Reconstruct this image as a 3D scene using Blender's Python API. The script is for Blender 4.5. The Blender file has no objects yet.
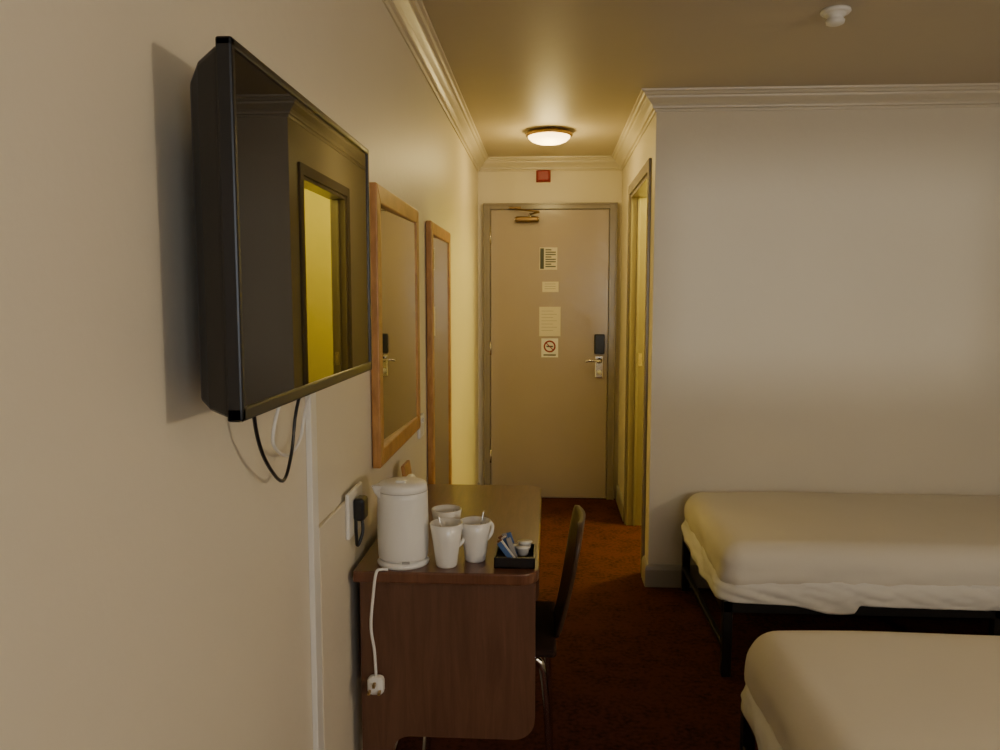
import bpy, bmesh, math
from mathutils import Vector, Matrix, noise
S=bpy.context.scene
COL=S.collection

# ------------------------------------------------------------ materials
def newmat(name):
    m=bpy.data.materials.new(name); m.use_nodes=True
    nt=m.node_tree; b=nt.nodes['Principled BSDF']
    return m,nt,b
def plain(name,c,rough=.5,metal=0,spec=.5,bump=0,bscale=40,var=0.0,vscale=3,emit=None,estr=0,coat=0):
    m,nt,b=newmat(name)
    b.inputs['Base Color'].default_value=(*c,1)
    b.inputs['Roughness'].default_value=rough
    b.inputs['Metallic'].default_value=metal
    b.inputs['Specular IOR Level'].default_value=spec
    b.inputs['Coat Weight'].default_value=coat
    tc=nt.nodes.new('ShaderNodeTexCoord')
    n=nt.nodes.new('ShaderNodeTexNoise'); n.inputs['Scale'].default_value=vscale; n.inputs['Detail'].default_value=4
    nt.links.new(tc.outputs['Object'],n.inputs['Vector'])
    r=nt.nodes.new('ShaderNodeMix'); r.data_type='RGBA'
    v=max(var,.015)
    r.inputs[6].default_value=(*[x*(1-v) for x in c],1)
    r.inputs[7].default_value=(*[min(1,x*(1+v)) for x in c],1)
    nt.links.new(n.outputs['Fac'],r.inputs[0])
    nt.links.new(r.outputs[2],b.inputs['Base Color'])
    if bump:
        n2=nt.nodes.new('ShaderNodeTexNoise'); n2.inputs['Scale'].default_value=bscale; n2.inputs['Detail'].default_value=5
        nt.links.new(tc.outputs['Object'],n2.inputs['Vector'])
        bp=nt.nodes.new('ShaderNodeBump'); bp.inputs['Strength'].default_value=bump; bp.inputs['Distance'].default_value=.01
        nt.links.new(n2.outputs['Fac'],bp.inputs['Height']); nt.links.new(bp.outputs['Normal'],b.inputs['Normal'])
    if emit:
        b.inputs['Emission Color'].default_value=(*emit,1); b.inputs['Emission Strength'].default_value=estr
    return m
def wood(name,c1,c2,scale=(1,1,1),rough=.35,s=14,coat=0):
    m,nt,b=newmat(name)
    tc=nt.nodes.new('ShaderNodeTexCoord'); mp=nt.nodes.new('ShaderNodeMapping')
    mp.inputs['Scale'].default_value=scale
    n=nt.nodes.new('ShaderNodeTexNoise'); n.inputs['Scale'].default_value=s; n.inputs['Detail'].default_value=8; n.inputs['Roughness'].default_value=.65
    n.inputs['Distortion'].default_value=.6
    cr=nt.nodes.new('ShaderNodeValToRGB')
    cr.color_ramp.elements[0].position=.33; cr.color_ramp.elements[0].color=(*c1,1)
    cr.color_ramp.elements[1].position=.7; cr.color_ramp.elements[1].color=(*c2,1)
    nt.links.new(tc.outputs['Object'],mp.inputs['Vector']); nt.links.new(mp.outputs[0],n.inputs['Vector'])
    nt.links.new(n.outputs['Fac'],cr.inputs[0]); nt.links.new(cr.outputs[0],b.inputs['Base Color'])
    b.inputs['Roughness'].default_value=rough; b.inputs['Coat Weight'].default_value=coat
    return m
def carpet():
    m,nt,b=newmat('carpet_pile')
    tc=nt.nodes.new('ShaderNodeTexCoord')
    n=nt.nodes.new('ShaderNodeTexNoise'); n.inputs['Scale'].default_value=55; n.inputs['Detail'].default_value=6
    v=nt.nodes.new('ShaderNodeTexVoronoi'); v.inputs['Scale'].default_value=11
    nt.links.new(tc.outputs['Object'],n.inputs['Vector']); nt.links.new(tc.outputs['Object'],v.inputs['Vector'])
    cr=nt.nodes.new('ShaderNodeValToRGB')
    cr.color_ramp.elements[0].position=.35; cr.color_ramp.elements[0].color=(.022,.0085,.0075,1)
    cr.color_ramp.elements[1].position=.7; cr.color_ramp.elements[1].color=(.085,.026,.019,1)
    ma=nt.nodes.new('ShaderNodeMath'); ma.operation='MULTIPLY_ADD'; ma.inputs[1].default_value=.25
    nt.links.new(v.outputs['Distance'],ma.inputs[0]); nt.links.new(n.outputs['Fac'],ma.inputs[2])
    nt.links.new(ma.outputs[0],cr.inputs[0]); nt.links.new(cr.outputs[0],b.inputs['Base Color'])
    b.inputs['Roughness'].default_value=1; b.inputs['Specular IOR Level'].default_value=.1
    bp=nt.nodes.new('ShaderNodeBump'); bp.inputs['Strength'].default_value=.5
    n3=nt.nodes.new('ShaderNodeTexNoise'); n3.inputs['Scale'].default_value=300
    nt.links.new(tc.outputs['Object'],n3.inputs['Vector']); nt.links.new(n3.outputs['Fac'],bp.inputs['Height'])
    nt.links.new(bp.outputs['Normal'],b.inputs['Normal'])
    return m
M={}
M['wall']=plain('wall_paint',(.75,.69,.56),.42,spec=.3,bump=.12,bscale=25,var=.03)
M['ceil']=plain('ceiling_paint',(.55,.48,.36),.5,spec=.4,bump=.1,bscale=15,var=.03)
M['bath']=plain('bathroom_paint',(.78,.70,.22),.5)
M['trim']=plain('trim_gloss',(.66,.60,.48),.35)
M['base']=plain('baseboard_gloss',(.36,.34,.29),.35)
M['archi']=plain('architrave_gloss',(.27,.235,.195),.25,bump=.1,bscale=20)
M['door']=plain('door_gloss',(.42,.355,.300),.22,bump=.22,bscale=9,var=.05)
M['carpet']=carpet()
M['blk']=plain('black_plastic',(.010,.010,.012),.3)
M['blkm']=plain('black_metal',(.012,.012,.013),.4,metal=.0)
M['screen']=plain('screen_glass',(.012,.009,.008),.012,spec=.22)
M['white']=plain('white_plastic',(.82,.81,.77),.3)
M['seam']=plain('grey_seam',(.45,.43,.40),.5)
M['china']=plain('white_china',(.82,.80,.75),.15,coat=.5)
M['chrome']=plain('chrome',(.75,.73,.7),.15,metal=1)
M['brass']=plain('brass',(.45,.30,.12),.3,metal=1)
M['bronze']=plain('bronze',(.22,.14,.06),.35,metal=1)
M['mirror']=plain('mirror_silver',(.80,.82,.80),.02,metal=1)
M['pine']=wood('pine_wood',(.36,.16,.045),(.56,.29,.095),(4,1,1),.35)
M['walnut_t']=wood('walnut_laminate_top',(.10,.037,.018),(.17,.07,.035),(9,.8,1),.28,6,.05)
M['walnut']=wood('walnut_laminate',(.085,.036,.019),(.145,.068,.038),(7,7,.7),.4,5)
M['ply']=wood('chair_ply',(.05,.025,.013),(.095,.048,.024),(6,6,.8),.4,5)
M['seat']=plain('seat_fabric',(.03,.016,.012),.95,spec=.1,bump=.3,bscale=200)
M['sheet']=plain('bed_sheet',(.78,.73,.63),.85,spec=.15,bump=.25,bscale=9,var=.03)
M['sheet2']=plain('bed_linen_white',(.79,.77,.73),.85,spec=.15,bump=.3,bscale=14,var=.03)
M['red']=plain('red_plastic',(.28,.012,.008),.4)
M['paper']=plain('paper',(.72,.67,.58),.6)
M['ink']=plain('ink',(.07,.08,.075),.6)
M['ink2']=plain('grey_ink',(.32,.30,.27),.6)
M['blue']=plain('blue_sachet',(.06,.12,.28),.4)
M['brownp']=plain('brown_sachet',(.25,.10,.04),.5)
M['glass']=plain('lamp_glass',(.9,.8,.6),.3,emit=(1,.68,.28),estr=7)

# ------------------------------------------------------------ mesh helpers
def obj(name,bm,mat,smooth=False,parent=None):
    me=bpy.data.meshes.new(name); bmesh.ops.recalc_face_normals(bm,faces=bm.faces); bm.to_mesh(me); bm.free()
    o=bpy.data.objects.new(name,me); COL.objects.link(o)
    mats=mat if isinstance(mat,(list,tuple)) else [mat]
    for k in mats: me.materials.append(M[k])
    if smooth:
        for p in me.polygons: p.use_smooth=True
    if parent is not None:
        o.parent=parent; o.matrix_parent_inverse=Matrix.Translation(-parent.location)
    return o
def empty(name,loc):
    e=bpy.data.objects.new(name,None); e.location=loc; e.empty_display_size=.1; COL.objects.link(e); return e
def addbox(bm,lo,hi,bev=0,seg=2,mi=0):
    t=bmesh.new(); bmesh.ops.create_cube(t,size=1)
    for v in t.verts:
        v.co=Vector([lo[i]+(v.co[i]+.5)*(hi[i]-lo[i]) for i in range(3)])
    if bev: bmesh.ops.bevel(t,geom=t.edges[:],offset=bev,segments=seg,profile=.5,affect='EDGES')
    for f in t.faces: f.material_index=mi
    merge(bm,t)
def merge(bm,t,mat=None):
    me=bpy.data.meshes.new('tmp'); t.to_mesh(me); t.free()
    if mat is not None: me.transform(mat)
    bm.from_mesh(me); bpy.data.meshes.remove(me)
def box(name,lo,hi,mat,bev=0,parent=None,seg=2,rot=None,smooth=False):
    bm=bmesh.new(); addbox(bm,lo,hi,bev,seg)
    if rot:
        c=Vector([(lo[i]+hi[i])/2 for i in range(3)])
        Rm=Matrix.Translation(c)@Matrix.Rotation(rot[0],4,rot[1])@Matrix.Translation(-c)
        bmesh.ops.transform(bm,matrix=Rm,verts=bm.verts)
    return obj(name,bm,mat,smooth,parent)
def boxes(name,lst,mat,bev=0,parent=None):
    bm=bmesh.new()
    for b in lst: addbox(bm,b[0],b[1],bev,2,b[2] if len(b)>2 else 0)
    return obj(name,bm,mat,False,parent)
def lathe(name,prof,loc,mat,parent=None,n=40,axis=None,smooth=True):
    bm=bmesh.new(); rings=[]
    for r,z in prof:
        if r<1e-5: rings.append([bm.verts.new((0,0,z))])
        else: rings.append([bm.verts.new((r*math.cos(2*math.pi*i/n),r*math.sin(2*math.pi*i/n),z)) for i in range(n)])
    for a,b in zip(rings,rings[1:]):
        for i in range(n):
            j=(i+1)%n
            if len(a)==1 and len(b)==1: continue
            if len(a)==1: bm.faces.new((a[0],b[i],b[j]))
            elif len(b)==1: bm.faces.new((a[i],b[0],a[j]))
            else: bm.faces.new((a[i],b[i],b[j],a[j]))
    T=Matrix.Translation(loc)
    if axis is not None: T=T@Vector((0,0,1)).rotation_difference(Vector(axis)).to_matrix().to_4x4()
    bmesh.ops.transform(bm,matrix=T,verts=bm.verts)
    return obj(name,bm,mat,smooth,parent)
def catmull(pts,k=8):
    P=[Vector(p) for p in pts]; P=[2*P[0]-P[1]]+P+[2*P[-1]-P[-2]]; out=[]
    for i in range(1,len(P)-2):
        for s in range(k):
            t=s/k; a,b,c,d=P[i-1:i+3]
            out.append(.5*((2*b)+(c-a)*t+(2*a-5*b+4*c-d)*t*t+(3*b-a-3*c+d)*t**3))
    out.append(P[-2]); return out
def tube(name,pts,r,mat,parent=None,n=10,curve=True,flat=1.0):
    P=catmull(pts) if curve else [Vector(p) for p in pts]
    bm=bmesh.new(); rings=[]; prev=None
    for i,p in enumerate(P):
        t=(P[min(i+1,len(P)-1)]-P[max(i-1,0)]).normalized()
        if prev is None:
            ref=Vector((0,0,1)) if abs(t.z)<.9 else Vector((0,1,0)); u=t.cross(ref).normalized()
        else: u=(prev-t*prev.dot(t)).normalized()
        prev=u; w=t.cross(u)
        rings.append([bm.verts.new(p+u*r*math.cos(2*math.pi*k/n)+w*r*flat*math.sin(2*math.pi*k/n)) for k in range(n)])
    for a,b in zip(rings,rings[1:]):
        for k in range(n): bm.faces.new((a[k],b[k],b[(k+1)%n],a[(k+1)%n]))
    bm.faces.new(rings[0]); bm.faces.new(rings[-1][::-1])
    return obj(name,bm,mat,True,parent)
def sweep(name,path,prof,mat,closed=False,parent=None):
    n=len(path); P=[Vector(p) for p in path]; bm=bmesh.new(); rings=[]
    def nrm(a,b): d=(b-a).normalized(); return Vector((-d.y,d.x))
    for i in range(n):
        if closed: n1=nrm(P[i-1],P[i]); n2=nrm(P[i],P[(i+1)%n])
        else:
            n1=nrm(P[max(i-1,0)],P[max(i,1)]); n2=nrm(P[min(i,n-2)],P[min(i+1,n-1)])
        m=(n1+n2)/(1+n1.dot(n2))
        rings.append([bm.verts.new((P[i].x+m.x*d,P[i].y+m.y*d,z)) for d,z in prof])
    k=len(prof)
    for i in range(n if closed else n-1):
        a=rings[i]; b=rings[(i+1)%n]
        for j in range(k): bm.faces.new((a[j],b[j],b[(j+1)%k],a[(j+1)%k]))
    if not closed: bm.faces.new(rings[0]); bm.faces.new(rings[-1][::-1])
    return obj(name,bm,mat,False,parent)

# ------------------------------------------------------------ room shell
XL,XR,YB,YF,YE,XC,H=-.48,2.62,-2.0,3.8,5.5,.490,2.325
box('floor',(XL-.1,YB-.1,-.1),(XR+.1,YE+.1,0),'carpet')
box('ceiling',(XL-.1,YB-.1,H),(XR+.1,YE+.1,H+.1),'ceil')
box('wall_left',(XL-.1,YB-.1,0),(XL,YE+.1,H),'wall')
box('wall_right',(XR,YB-.1,0),(XR+.1,YE+.1,H),'wall')
box('wall_end',(XL,YE,0),(XR,YE+.1,H),'wall')
box('wall_front',(XC,YF,0),(XR,YF+.1,H),'wall')
DY0,DY1,DZ=3.99,4.86,2.0
XT=XC+.085
boxes('wall_corridor',[((XC,YF+.1,0),(XT,DY0,H)),((XC,DY1,0),(XT,YE,H)),((XC,DY0,DZ),(XT,DY1,H))],'wall')
boxes('wall_bathroom',[((1.70,YF+.1,0),(1.78,YE,H)),((XT,YE-.06,0),(1.70,YE,H))],'bath')
WX0,WX1,WZ0,WZ1=.45,2.1,.95,2.06
boxes('wall_back',[((XL,YB-.1,0),(WX0,YB,H)),((WX1,YB-.1,0),(XR,YB,H)),((WX0,YB-.1,0),(WX1,YB,WZ0)),((WX0,YB-.1,WZ1),(WX1,YB,H))],'wall')
boxes('window_1',[((WX0,YB-.08,WZ0),(WX0+.05,YB-.02,WZ1)),((WX1-.05,YB-.08,WZ0),(WX1,YB-.02,WZ1)),
  ((WX0,YB-.08,WZ0),(WX1,YB-.02,WZ0+.05)),((WX0,YB-.08,WZ1-.05),(WX1,YB-.02,WZ1))],'trim')
# crown moulding
prof=[(0,.105),(.008,.105),(.012,.092),(.022,.088),(.024,.078),(.034,.064),(.050,.050),(.060,.040),(.062,.030),(.074,.026),(.080,.014),(.092,.010),(.094,0),(0,0)]
prof=[(d*.82,H-z*.83) for d,z in prof]
sweep('trim_1',[(XL,YB),(XR,YB),(XR,YF),(XC,YF),(XC,YE),(XL,YE)],prof,'trim',True)
bprof=[(0,0),(.016,0),(.016,.085),(.012,.10),(.006,.108),(0,.11)]
sweep('baseboard_corridor',[(XC,DY1+.06),(XC,YE-.03)],bprof,'base')
sweep('baseboard_room',[(XL,YE-.03),(XL,YB),(XR,YB),(XR,YF),(XC,YF),(XC,DY0-.06)],bprof,'base')

# bathroom doorway frame
boxes('trim_2',[((XC-.014,DY0-.055,0),(XC,DY0,DZ+.055)),((XC-.014,DY1,0),(XC,DY1+.055,DZ+.055)),((XC-.014,DY0,DZ),(XC,DY1,DZ+.055)),
   ((XC-.004,DY0,0),(XT+.004,DY0+.02,DZ)),((XC-.004,DY1-.02,0),(XT+.004,DY1,DZ)),((XC-.004,DY0+.02,DZ-.02),(XT+.004,DY1-.02,DZ)),
   ((XC+.035,DY1-.032,0),(XC+.05,DY1-.02,DZ-.02))],'archi',.002)
box('strike_plate',(XC+.052,DY1-.022,.98),(XC+.075,DY1-.0195,1.06),'chrome')
e=empty('door_2',(XT+.4,DY0,1))
box('leaf',(XT+.02,YF+.115,.01),(XT+.80,YF+.15,1.98),'door',.002,e)
lathe('knob',[(0,0),(.012,0),(.01,.03),(.026,.04),(.026,.055),(0,.065)],(XT+.73,YF+.15,1.0),'chrome',e,20,(0,1,0))

# entrance door
e=empty('door_1',(0,YE-.03,1))
X0,X1=-.395,.41
boxes('frame',[((X0-.045,YE-.035,0),(X0,YE,2.025)),((X1,YE-.035,0),(X1+.05,YE,2.025)),((X0,YE-.035,1.985),(X1,YE,2.025)),
  ((X0-.045,YE-.042,0),(X0-.033,YE-.035,2.025)),((X1+.038,YE-.042,0),(X1+.05,YE-.035,2.025)),((X0-.033,YE-.042,2.013),(X1+.038,YE-.035,2.025))],'archi',.002,e)
box('leaf',(X0+.004,YE-.022,.008),(X1-.004,YE-.001,1.981),'door',.002,e)
for i,z in enumerate((.25,1.0,1.75)): lathe('hinge_%d'%i,[(0,0),(.007,0),(.007,.09),(0,.09)],(X0+.002,YE-.03,z),'chrome',e,12)
YD=YE-.022
box('closer_body',(X0+.17,YD-.045,1.895),(X0+.33,YD,1.935),'bronze',.014,e,4)
for i,xx in enumerate((X0+.17,X0+.33)):
    lathe('closer_cap_%d'%i,[(0,-.006),(.014,-.004),(.016,0),(.014,.004),(0,.006)],(xx,YD-.022,1.915),'chrome',e,16,(1,0,0))
lathe('closer_spindle',[(.012,0),(.012,.018),(0,.018)],(X0+.27,YD-.024,1.932),'chrome',e,16)
tube('closer_arm',[(X0+.27,YD-.024,1.95),(X0+.33,YD-.11,1.955)],.007,'bronze',e,8,False)
tube('closer_forearm',[(X0+.33,YD-.11,1.958),(X0+.17,YD-.03,1.985)],.006,'bronze',e,8,False)
box('closer_shoe',(X0+.13,YD-.035,1.985),(X0+.21,YD-.010,2.0),'bronze',.003,e)
# lock set
box('lock_reader',(.315,YD-.03,1.01),(.385,YD,1.145),'blk',.008,e)
box('lock_plate',(.32,YD-.012,.845),(.378,YD,1.0),'chrome',.006,e)
lathe('lever_rose',[(0,0),(.02,0),(.02,.012),(.01,.016),(.01,.05),(0,.05)],(.35,YD-.01,.965),'chrome',e,20,(0,-1,0))
tube('lever',[(.35,YD-.05,.965),(.30,YD-.055,.967),(.255,YD-.05,.962)],.009,'chrome',e)
lathe('thumb_turn',[(0,0),(.017,0),(.017,.015),(0,.02)],(.35,YD-.012,.885),'white',e,20,(0,-1,0))
# notices
px0=-.06
box('fire_notice',(px0,YD-.003,1.58),(px0+.12,YD,1.73),'paper',0,e)
boxes('fire_notice_text',[((px0+.04,YD-.004,1.71-.016*i),(px0+(.11 if i%3 else .08),YD-.003,1.718-.016*i)) for i in range(8)]+[((px0+.004,YD-.004,1.585),(px0+.03,YD-.003,1.725))],'ink',0,e)
box('rate_notice',(px0+.02,YD-.003,1.43),(px0+.13,YD,1.50),'paper',0,e)
boxes('rate_notice_text',[((px0+.035,YD-.004,1.483-.016*i),(px0+.11,YD-.003,1.486-.016*i)) for i in range(3)],'ink2',0,e)
box('info_sheet',(px0,YD-.003,1.13),(px0+.145,YD,1.33),'paper',0,e)
boxes('info_sheet_text',[((px0+.015,YD-.004,1.30-.022*i),(px0+(.12 if i%2 else .095),YD-.003,1.3025-.022*i)) for i in range(7)],'ink2',0,e)
box('no_smoking_notice',(px0+.015,YD-.003,.985),(px0+.13,YD,1.115),'white',0,e)
def ring(name,c,R,r,mat,parent):
    pts=[(c[0]+R*math.cos(t*math.pi/12),c[1],c[2]+R*math.sin(t*math.pi/12)) for t in range(25)]
    return tube(name,pts,r,mat,parent,6,False)
ring('no_smoking_ring',(px0+.072,YD-.003,1.06),.036,.0055,'red',e)
box('no_smoking_bar',(px0+.038,YD-.006,1.057),(px0+.106,YD-.003,1.063),'red',0,e,rot=(math.radians(45),'Y'))
box('no_smoking_cigarette',(px0+.05,YD-.0045,1.055),(px0+.095,YD-.003,1.065),'ink',0,e)
box('no_smoking_caption',(px0+.03,YD-.0045,.997),(px0+.115,YD-.003,1.006),'ink',0,e)

# fire sounder
e=empty('fire_alarm_sounder',(-.03,YE-.02,2.20))
box('backplate',(-.085,YE-.012,2.165),(.012,YE,2.245),'red',.004,e)
box('body',(-.080,YE-.045,2.168),(.007,YE-.012,2.242),'red',.01,e)

# ceiling lamp
LX,LY=0.000,4.62
e=empty('ceiling_lamp',(LX,LY,H-.03))
lathe('base',[(0,0),(.09,0),(.118,-.007),(.132,-.018),(.132,-.027),(.122,-.031),(.0,-.031)],(LX,LY,H),'brass',e,48)
lathe('glass_bowl',[(.120,-.027),(.116,-.040),(.100,-.055),(.072,-.066),(.036,-.072),(0,-.074)],(LX,LY,H),'glass',e,48)
# smoke detector
sx,sy=.930,2.77
e=empty('smoke_detector',(sx,sy,H-.03))
lathe('base',[(0,0),(.046,0),(.048,-.008),(.042,-.014),(0,-.014)],(sx,sy,H),'white',e,32)
lathe('chamber',[(.034,-.014),(.032,-.020),(.025,-.022),(.025,-.032),(.030,-.034),(.028,-.044),(.018,-.048),(0,-.049)],(sx,sy,H),'white',e,32)

# ------------------------------------------------------------ television
e=empty('television',(-.41,1.27,1.47))
ty0,ty1,tz0,tz1=.936,1.652,1.240,1.692; xf=-.367
boxes('bezel',[((xf-.020,ty0,tz0),(xf,ty1,tz0+.018)),((xf-.020,ty0,tz1-.012),(xf,ty1,tz1)),((xf-.020,ty0,tz0),(xf,ty0+.012,tz1)),((xf-.020,ty1-.012,tz0),(xf,ty1,tz1))],'blk',.003,e)
box('screen',(xf-.018,ty0+.01,tz0+.015),(xf-.003,ty1-.01,tz1-.010),'screen',0,e)
bm=bmesh.new()
lv=[(xf-.016,.004),(xf-.026,.008),(xf-.050,.020),(xf-.070,.040),(xf-.074,.058)]
rings=[]
for x,i in lv:
    rings.append([bm.verts.new(p) for p in ((x,ty0+i,tz0+i*.5),(x,ty1-i,tz0+i*.5),(x,ty1-i,tz1-i),(x,ty0+i,tz1-i))])
for a,b in zip(rings,rings[1:]):
    for k in range(4): bm.faces.new((a[k],b[k],b[(k+1)%4],a[(k+1)%4]))
bm.faces.new(rings[-1]); bm.faces.new(rings[0])
o=obj('rear_housing',bm,'blk',False,e); mo=o.modifiers.new('b','BEVEL'); mo.width=.008; mo.segments=3
box('wall_bracket',(XL,1.14,1.36),(xf-.070,1.44,1.58),'blkm',.004,e)
# cables
e2=empty('tv_cable',(-.44,1.3,1.15))
tube('black_cable',[(-.42,1.13,1.262),(-.43,1.14,1.215),(-.435,1.19,1.145),(-.445,1.30,1.083),(-.445,1.35,1.12),(-.44,1.365,1.19),(-.42,1.36,1.262)],.003,'blk',e2)
tube('white_cable',[(-.42,1.27,1.262),(-.44,1.265,1.2),(-.45,1.275,1.15),(-.455,1.36,1.115),(-.455,1.43,1.13),(-.45,1.45,1.18),(-.42,1.42,1.262)],.003,'white',e2)
# trunking + boxing
box('cable_trunking',(XL,1.545,.12),(XL+.012,1.585,1.30),'white',.002)
box('wall_boxing_panel',(XL,1.595,.12),(XL+.010,1.985,.915),'wall',.003)

# socket with plug
e=empty('wall_socket',(XL+.01,1.88,.88))
box('plate',(XL+.010,1.80,.825),(XL+.020,1.94,.935),'white',.004,e)
box('plug',(XL+.020,1.835,.860),(XL+.047,1.885,.915),'blk',.008,e,3)
tube('plug_cord',[(XL+.036,1.86,.865),(XL+.038,1.855,.83),(XL+.028,1.845,.80),(XL+.026,1.84,.83),(XL+.026,1.84,.865)],.004,'blk',e)
e=empty('wall_socket',(XL+.01,2.95,.91))
box('plate',(XL,2.90,.87),(XL+.011,3.0,.955),'white',.004,e)
box('switch_a',(XL+.011,2.92,.925),(XL+.015,2.935,.942),'white',.001,e)
box('switch_b',(XL+.011,2.96,.925),(XL+.015,2.975,.942),'white',.001,e)

# mirrors
def mirror(y0,y1,z0,z1):
    e=empty('wall_mirror',(XL+.01,(y0+y1)/2,(z0+z1)/2)); w=.05; t=.026
    bm=bmesh.new()
    def prism(poly):
        a=[bm.verts.new((XL+.002,y,z)) for y,z in poly]; b=[bm.verts.new((XL+t,y,z)) for y,z in poly]
        bm.faces.new(a); bm.faces.new(b[::-1])
        for i in range(4): bm.faces.new((a[i],b[i],b[(i+1)%4],a[(i+1)%4]))
    prism([(y0,z0),(y1,z0),(y1-w,z0+w),(y0+w,z0+w)]); prism([(y0,z1),(y0+w,z1-w),(y1-w,z1-w),(y1,z1)])
    prism([(y0,z0),(y0+w,z0+w),(y0+w,z1-w),(y0,z1)]); prism([(y1,z0),(y1,z1),(y1-w,z1-w),(y1-w,z0+w)])
    o=obj('frame',bm,'pine',False,e)
    mo=o.modifiers.new('b','BEVEL'); mo.width=.004; mo.segments=2
    # the glass sits very slightly skewed in its frame
    box('glass',(XL+.010,y0+w-.004,z0+w-.004),(XL+.015,y1-w+.004,z1-w+.004),'mirror',0,e,rot=(math.radians(-1.3),'Z'))
    box('backing_board',(XL+.001,y0+w-.006,z0+w-.006),(XL+.0035,y1-w+.006,z1-w+.006),'blkm',0,e)
mirror(2.13,2.82,.925,1.695)
mirror(3.13,3.74,.42,1.69)

# ------------------------------------------------------------ desk
e=empty('desk',(-.25,2.27,.4))
dy0,dy1,dx1=1.805,2.70,-.018
DX0=XL+.024
bm=bmesh.new(); R=.05; pl=[(DX0,dy0)]
for cx,cy,a0 in ((dx1-R,dy0+R,-90),(dx1-R,dy1-R,0)):
    for k in range(9):
        a=math.radians(a0+k*90/8); pl.append((cx+R*math.cos(a),cy+R*math.sin(a)))
pl.append((DX0,dy1))
a=[bm.verts.new((x,y,.722)) for x,y in pl]; b=[bm.verts.new((x,y,.75)) for x,y in pl]
bm.faces.new(a[::-1]); bm.faces.new(b)
for i in range(len(pl)): j=(i+1)%len(pl); bm.faces.new((a[i],a[j],b[j],b[i]))
o=obj('top',bm,'walnut_t',False,e); mo=o.modifiers.new('b','BEVEL'); mo.width=.004; mo.segments=2; mo.limit_method='ANGLE'
# end panels with rounded lower corner
for nm,y in (('end_panel_near',dy0+.02),('end_panel_far',dy1-.045)):
    bm=bmesh.new(); r=.05; x0=DX0+.012; x1=dx1-.008; zb=.335
    pts=[(x0,.722),(x0,0),(x0+.075,0),(x0+.075,zb-.04)]
    for k in range(6):
        t=math.radians(180-k*18); pts.append((x0+.115+.04*math.cos(t),zb-.04+.04*math.sin(t)))
    for k in range(7):
        t=math.radians(-90+k*15); pts.append((x1-r+r*math.cos(t),zb+r+r*math.sin(t)))
    pts.append((x1,.722))
    A=[bm.verts.new((x,y,z)) for x,z in pts]; B=[bm.verts.new((x,y+.025,z)) for x,z in pts]
    bm.faces.new(A); bm.faces.new(B[::-1])
    for i in range(len(pts)): j=(i+1)%len(pts); bm.faces.new((A[i],B[i],B[j],A[j]))
    obj(nm,bm,'walnut',False,e)
box('back_rail',(DX0+.012,dy0+.045,.45),(DX0+.03,dy1-.045,.722),'walnut',0,e)
box('drawer_front',(dx1-.06,dy0+.05,.64),(dx1-.045,dy1-.05,.72),'walnut',.002,e)

# ------------------------------------------------------------ kettle
kx,ky,kz=-.348,1.878,.75
e=empty('electric_kettle',(kx,ky,kz+.1))
lathe('power_base',[(0,0),(.061,0),(.063,.006),(.058,.013),(0,.013)],(kx,ky,kz),'white',e,40)
lathe('body',[(0,.014),(.057,.014),(.060,.022),(.0615,.06),(.0615,.12),(.0605,.165),(.0602,.178),(.0592,.179),(.0592,.181),(.060,.182),(.0590,.193),(.055,.199),(.04,.203),(.0,.206)],(kx,ky,kz),'white',e,56)
lathe('lid_seam',[(.0596,.179),(.0600,.180),(.0596,.181)],(kx,ky,kz),'seam',e,56)
bm=bmesh.new()
sp=[(-.053,-.020,.155),(-.053,.020,.155),(-.050,.024,.197),(-.050,-.024,.197),(-.076,0,.196),(-.070,0,.180)]
v=[bm.verts.new(p) for p in sp]
for f in ((0,1,5),(1,2,4,5),(2,3,4),(3,0,5,4),(3,2,1,0)): bm.faces.new([v[i] for i in f])
bmesh.ops.transform(bm,matrix=Matrix.Translation((kx,ky,kz))@Matrix.Rotation(math.radians(25),4,'Z'),verts=bm.verts)
obj('spout',bm,'white',False,e)
hd=Vector((.10,1)).normalized()
tube('handle',[(kx+hd.x*r,ky+hd.y*r,kz+z) for r,z in ((.045,.190),(.085,.188),(.102,.155),(.10,.095),(.082,.05),(.052,.045))],.011,'white',e,12)
box('lid_button',(kx-.012,ky-.03,kz+.200),(kx+.012,ky-.01,kz+.208),'white',.003,e)
box('maker_label',(kx+.008,ky-.0635,kz+.016),(kx+.026,ky-.058,kz+.021),'seam',.0,e)
# flex hanging over the desk end
e=empty('kettle_flex',(-.40,1.8,.6))
tube('flex',[(-.372,1.8085,kz+.005),(-.386,1.805,kz+.006),(-.398,1.799,kz+.000),(-.405,1.796,.70),(-.412,1.797,.62),(-.405,1.798,.56),(-.402,1.798,.50)],.0035,'white',e)
box('plug',(-.422,1.782,.455),(-.382,1.812,.500),'white',.012,e,3)
boxes('plug_pins',[((-.405,1.768,.482),(-.399,1.784,.490)),((-.417,1.768,.465),(-.411,1.784,.471)),((-.393,1.768,.465),(-.387,1.784,.471))],'brass',0,e)

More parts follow.
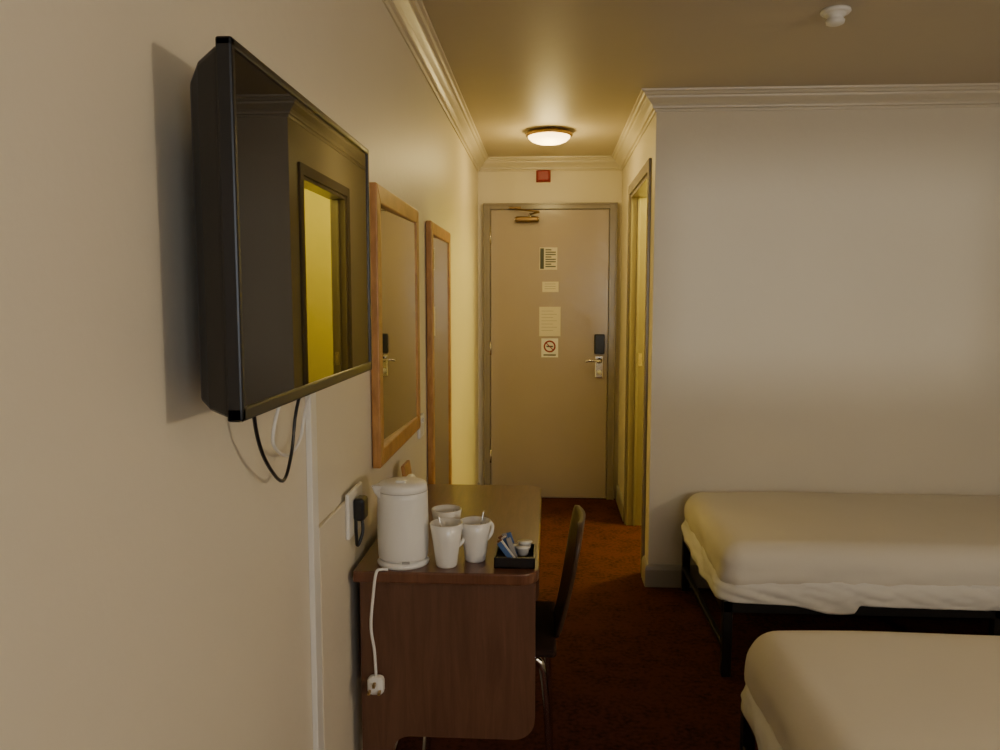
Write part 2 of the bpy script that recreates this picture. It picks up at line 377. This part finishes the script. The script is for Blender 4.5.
# mugs
def mug(x,y,ang,h=.105):
    e=empty('coffee_mug',(x,y,.80))
    lathe('cup',[(0,0),(.024,0),(.026,.004),(.029,.03),(.034,.065),(.0395,h),(.0375,h+.001),(.032,.065),(.027,.03),(.022,.008),(0,.008)],(x,y,.75),'china',e,36)
    c,s=math.cos(ang),math.sin(ang)
    tube('handle',[(x+c*r,y+s*r,.75+z) for r,z in ((.033,.084),(.044,.086),(.052,.076),(.048,.058),(.038,.047),(.029,.042))],.005,'china',e,10)
mug(-.240,1.860,math.radians(35)); mug(-.175,1.905,math.radians(40),.098); mug(-.258,2.005,math.radians(60),.10)
def spoon(x,y,dx,dy):
    e=empty('teaspoon',(x,y,.82))
    tube('stem',[(x,y,.765),(x+dx*.6,y+dy*.6,.83),(x+dx,y+dy,.868)],.0022,'chrome',e,6)
spoon(-.240,1.860,-.02,.012); spoon(-.175,1.905,.02,.02)
# tray with sachets
e=empty('sachet_tray',(-.078,1.92,.76))
tx0,tx1,tya,tyb=-.125,-.028,1.845,1.96
boxes('tray',[((tx0,tya,.75),(tx1,tyb,.755)),((tx0,tya,.75),(tx1,tya+.004,.776)),((tx0,tyb-.004,.75),(tx1,tyb,.776)),((tx0,tya,.75),(tx0+.004,tyb,.776)),((tx1-.004,tya,.75),(tx1,tyb,.776))],'blk',.001,e)
import random; random.seed(4)
for i in range(9):
    y=tya+.02+.009*i; x=tx0+.03+random.uniform(-.008,.012)
    t=random.uniform(-.7,-.25)
    o=box('sachet_%d'%i,(x-.006,y-.002,.758),(x+.006,y+.002,.812),['blue','paper','brownp','ink2'][i%4],.001,e,rot=(t,'Y'))
pot=[(0,0),(.013,0),(.017,.018),(.019,.019),(0,.020)]
lathe('milk_pot_1',pot,(-.058,1.90,.768),'china',e,20)
lathe('milk_pot_2',pot,(-.054,1.93,.772),'china',e,20)
lathe('milk_pot_3',pot,(-.080,1.92,.766),'china',e,20)
# small wooden holder behind kettle
e=empty('wooden_menu_holder',(-.42,2.4,.8))
box('board',(-.442,2.40,.752),(-.430,2.50,.875),'pine',.003,e,rot=(math.radians(-8),'Y'))
box('foot',(-.454,2.41,.75),(-.40,2.49,.762),'pine',.002,e)

# ------------------------------------------------------------ chair
e=empty('desk_chair',(-.1,2.25,.45))
def curvedpanel(name,y0,y1,pf,th,mat,nz=16,ny=14):
    bm=bmesh.new(); F=[];B=[]
    for i in range(nz+1):
        s=i/nz; fr=[];bk=[]
        for j in range(ny+1):
            u=2*j/ny-1
            x,z,hw=pf(s,u); y=(y0+y1)/2+u*hw
            fr.append(bm.verts.new((x,y,z))); bk.append(bm.verts.new((x+th,y,z)))
        F.append(fr);B.append(bk)
    for i in range(nz):
        for j in range(ny):
            bm.faces.new((F[i][j],F[i][j+1],F[i+1][j+1],F[i+1][j])); bm.faces.new((B[i][j],B[i+1][j],B[i+1][j+1],B[i][j+1]))
    for i in range(nz):
        bm.faces.new((F[i][0],F[i+1][0],B[i+1][0],B[i][0])); bm.faces.new((F[i][ny],B[i][ny],B[i+1][ny],F[i+1][ny]))
    for j in range(ny):
        bm.faces.new((F[0][j],B[0][j],B[0][j+1],F[0][j+1])); bm.faces.new((F[nz][j],F[nz][j+1],B[nz][j+1],B[nz][j]))
    return obj(name,bm,mat,True,e)
def pf(s,u):
    hw=.10+.065*min(1,s*1.6)
    if s>.8: hw*=math.sqrt(max(.35,1-((s-.8)/.2)**2*.65))
    z=.45+.325*s
    x=.022+.075*s**.8-.014*u*u*s
    return x,z,hw
curvedpanel('backrest',2.08,2.42,pf,.013,'ply')
box('seat',(-.36,2.07,.425),(.028,2.43,.448),'seat',.010,e,3)
for nm,y in (('near',2.085),('far',2.415)):
    tube('leg_frame_'+nm,[(-.03,y,.42),(-.008,y,.38),(.008,y,.20),(.012,y,.012)],.011,'chrome',e)
    tube('front_leg_'+nm,[(-.30,y,.42),(-.31,y,.38),(-.325,y,.20),(-.34,y,.012)],.011,'chrome',e)
    tube('side_rail_'+nm,[(-.30,y,.418),(-.03,y,.418)],.010,'chrome',e,8,False)
tube('cross_rail',[(-.03,2.085,.418),(-.03,2.415,.418)],.010,'chrome',e,8,False)

# ------------------------------------------------------------ beds
def bed(x0,y0,y1,x1,zt,seed,skirt=True,zb=.29):
    e=empty('single_bed',((x0+x1)/2,(y0+y1)/2,.3))
    fx=x0+.005
    parts=[((fx,y0,zb-.045),(x1,y0+.035,zb)),((fx,y1-.035,zb-.045),(x1,y1,zb)),((fx,y0,zb-.045),(fx+.035,y1,zb)),((x1-.035,y0,zb-.045),(x1,y1,zb))]
    for lx in (fx,(fx+x1)/2,x1-.035):
        for ly in (y0,y1-.035): parts.append(((lx,ly,0),(lx+.035,ly+.035,zb)))
    for k in range(9):
        sx=fx+.15+k*(x1-fx-.3)/8; parts.append(((sx,y0+.03,zb-.02),(sx+.05,y1-.03,zb-.008)))
    parts.append(((fx,y0+.01,.10),(fx+.02,y1-.01,.12)))
    boxes('frame',parts,'blkm',.003,e)
    nx,ny,nz=110,56,12
    bm=bmesh.new()
    cx,cy=(x0+x1)/2,(y0+y1)/2; hx,hy=(x1-x0)/2,(y1-y0)/2; cz=(zb+zt)/2+.001; hz=(zt-zb)/2
    r=.085
    def shape(p):
        q=Vector((p.x*hx,p.y*hy,p.z*hz))
        inn=Vector((max(-hx+r,min(hx-r,q.x)),max(-hy+r,min(hy-r,q.y)),max(-hz+r,min(hz-r,q.z)) if hz>r else 0))
        d=q-inn
        rr=min(r,hz)
        if d.length>1e-6:
            m=max(abs(d.x)/r,abs(d.y)/r,abs(d.z)/rr)
            dn=Vector((d.x/r,d.y/r,d.z/rr)); dn=dn.normalized()*m
            d=Vector((dn.x*r,dn.y*r,dn.z*rr))
        q=inn+d
        if q.z<-hz*.6: q.z=min(q.z,-hz*.6)
        w=Vector((cx+q.x,cy+q.y,cz+q.z))
        if q.z>0:
            w.z+=.012*(1-(q.x/hx)**2)*(1-(q.y/hy)**2)+.008*noise.noise(Vector((w.x*2.2,w.y*3,seed)))
        side=max(0,min(1,(hz*.9-q.z)/hz))
        nn=noise.noise(Vector((w.x*5+w.y*5,w.z*16,seed+3)))*.010+noise.noise(Vector((w.x*14+w.y*12,w.z*22,seed+7)))*.005
        out=Vector((q.x/hx,q.y/hy,0))
        if abs(out.x)>abs(out.y): out=Vector((math.copysign(1,out.x),0,0))
        else: out=Vector((0,math.copysign(1,out.y),0))
        w+=out*nn*side
        return w
    idx={}
    def V(i,j,k):
        key=(i,j,k)
        if key not in idx: idx[key]=bm.verts.new(shape(Vector((2*i/nx-1,2*j/ny-1,2*k/nz-1))))
        return idx[key]
    for i in range(nx):
        for j in range(ny):
            for k in (0,nz): bm.faces.new((V(i,j,k),V(i+1,j,k),V(i+1,j+1,k),V(i,j+1,k)))
    for i in range(nx):
        for k in range(nz):
            for j in (0,ny): bm.faces.new((V(i,j,k),V(i+1,j,k),V(i+1,j,k+1),V(i,j,k+1)))
    for j in range(ny):
        for k in range(nz):
            for i in (0,nx): bm.faces.new((V(i,j,k),V(i,j+1,k),V(i,j+1,k+1),V(i,j,k+1)))
    obj('mattress',bm,'sheet',True,e)
    # tucked / hanging hem that wraps the near side and the foot corner
    path=[]; inset=.004; rc=.085
    for k in range(20): path.append((x0-inset,y1-.08-(y1-y0-.08-rc)*k/20,-1,0))
    for k in range(10):
        t=math.radians(180+90*k/10); path.append((x0+rc+(rc+inset)*math.cos(t),y0+rc+(rc+inset)*math.sin(t),math.cos(t),math.sin(t)))
    N=220
    for k in range(N+1): path.append((x0+rc+(x1-x0-2*rc)*k/N,y0-inset,0,-1))
    bm=bmesh.new(); m=14; G=[]; acc=0
    for i,(x,y,nx_,ny_) in enumerate(path):
        if i: acc+=math.hypot(x-path[i-1][0],y-path[i-1][1])
        row=[]
        low=zb-.004+.010*noise.noise(Vector((acc*3,seed,0)))
        if ny_==-1:
            u=x-x0-.42
            low-=.034*math.exp(-(u/.12)**2) if u<.05 else .030*math.exp(-.25)*max(0,1-(u-.05)/.015)
        top=zb+.075+.010*noise.noise(Vector((acc*4,seed,5)))
        for k in range(m+1):
            t=k/m; z=top+(low-top)*t
            off=-.012+.020*math.sin(min(1,t*1.6)*math.pi/2)+.012*t*noise.noise(Vector((acc*9,z*4,seed)))+.009*noise.noise(Vector((acc*11+z*26,z*34,seed)))+.004*noise.noise(Vector((acc*30-z*40,z*50,seed)))
            row.append(bm.verts.new((x+nx_*off,y+ny_*off,z)))
        G.append(row)
    for i in range(len(path)-1):
        for k in range(m): bm.faces.new((G[i][k],G[i+1][k],G[i+1][k+1],G[i][k+1]))
    o=obj('sheet_hem',bm,'sheet2',True,e)
    mo=o.modifiers.new('s','SOLIDIFY'); mo.thickness=.003
bed(.640,2.87,3.775,2.56,.490,1.3)
bed(.555,1.36,2.24,2.56,.475,7.7,zb=.255)

# ------------------------------------------------------------ lights
def area(name,loc,rot,sx,sy,p,c):
    l=bpy.data.lights.new(name,'AREA'); l.shape='RECTANGLE'; l.size=sx; l.size_y=sy; l.energy=p; l.color=c
    o=bpy.data.objects.new(name,l); o.location=loc; o.rotation_euler=rot; COL.objects.link(o); return o
area('window_daylight',((WX0+WX1)/2,YB-.15,(WZ0+WZ1)/2),(math.radians(90),0,0),1.6,1.1,23,(.88,.93,1.0))
l=bpy.data.lights.new('corridor_bulb','POINT'); l.energy=7.5; l.color=(1,.75,.28); l.shadow_soft_size=.08
o=bpy.data.objects.new('corridor_bulb',l); o.location=(LX,LY,H-.17); COL.objects.link(o)
l=bpy.data.lights.new('bathroom_bulb','POINT'); l.energy=70; l.color=(1,.84,.17); l.shadow_soft_size=.1
o=bpy.data.objects.new('bathroom_bulb',l); o.location=(1.15,4.6,2.1); COL.objects.link(o)
# bedside wall lamp (beyond the right of the view)
LYB=-.15
e=empty('wall_lamp',(XR-.1,LYB,1.5))
box('backplate',(XR-.015,LYB-.05,1.40),(XR,LYB+.05,1.52),'brass',.003,e)
tube('arm',[(XR-.01,LYB,1.46),(XR-.08,LYB,1.43),(XR-.10,LYB,1.46)],.007,'brass',e)
l=bpy.data.lights.new('bedside_bulb','POINT'); l.energy=46; l.color=(1,.84,.62); l.shadow_soft_size=.025
o=bpy.data.objects.new('bedside_bulb',l); o.location=(XR-.16,LYB,1.50); COL.objects.link(o)
l=bpy.data.lights.new('low_sun','SUN'); l.energy=.42; l.angle=math.radians(3.5); l.color=(1,.95,.82)
o=bpy.data.objects.new('low_sun',l); o.rotation_euler=(math.radians(90),0,0); o.location=(1.2,-6,1.5); COL.objects.link(o)
w=bpy.data.worlds.new('World'); S.world=w; w.use_nodes=True
w.node_tree.nodes['Background'].inputs[0].default_value=(.6,.7,.85,1); w.node_tree.nodes['Background'].inputs[1].default_value=.3

# ------------------------------------------------------------ camera
c=bpy.data.cameras.new('camera'); c.sensor_width=36; c.lens=36*.8; c.clip_start=.02
o=bpy.data.objects.new('camera',c); o.location=(0,0,1.39)
o.rotation_euler=(math.radians(90-5.5),0,math.radians(3.43)); COL.objects.link(o); S.camera=o
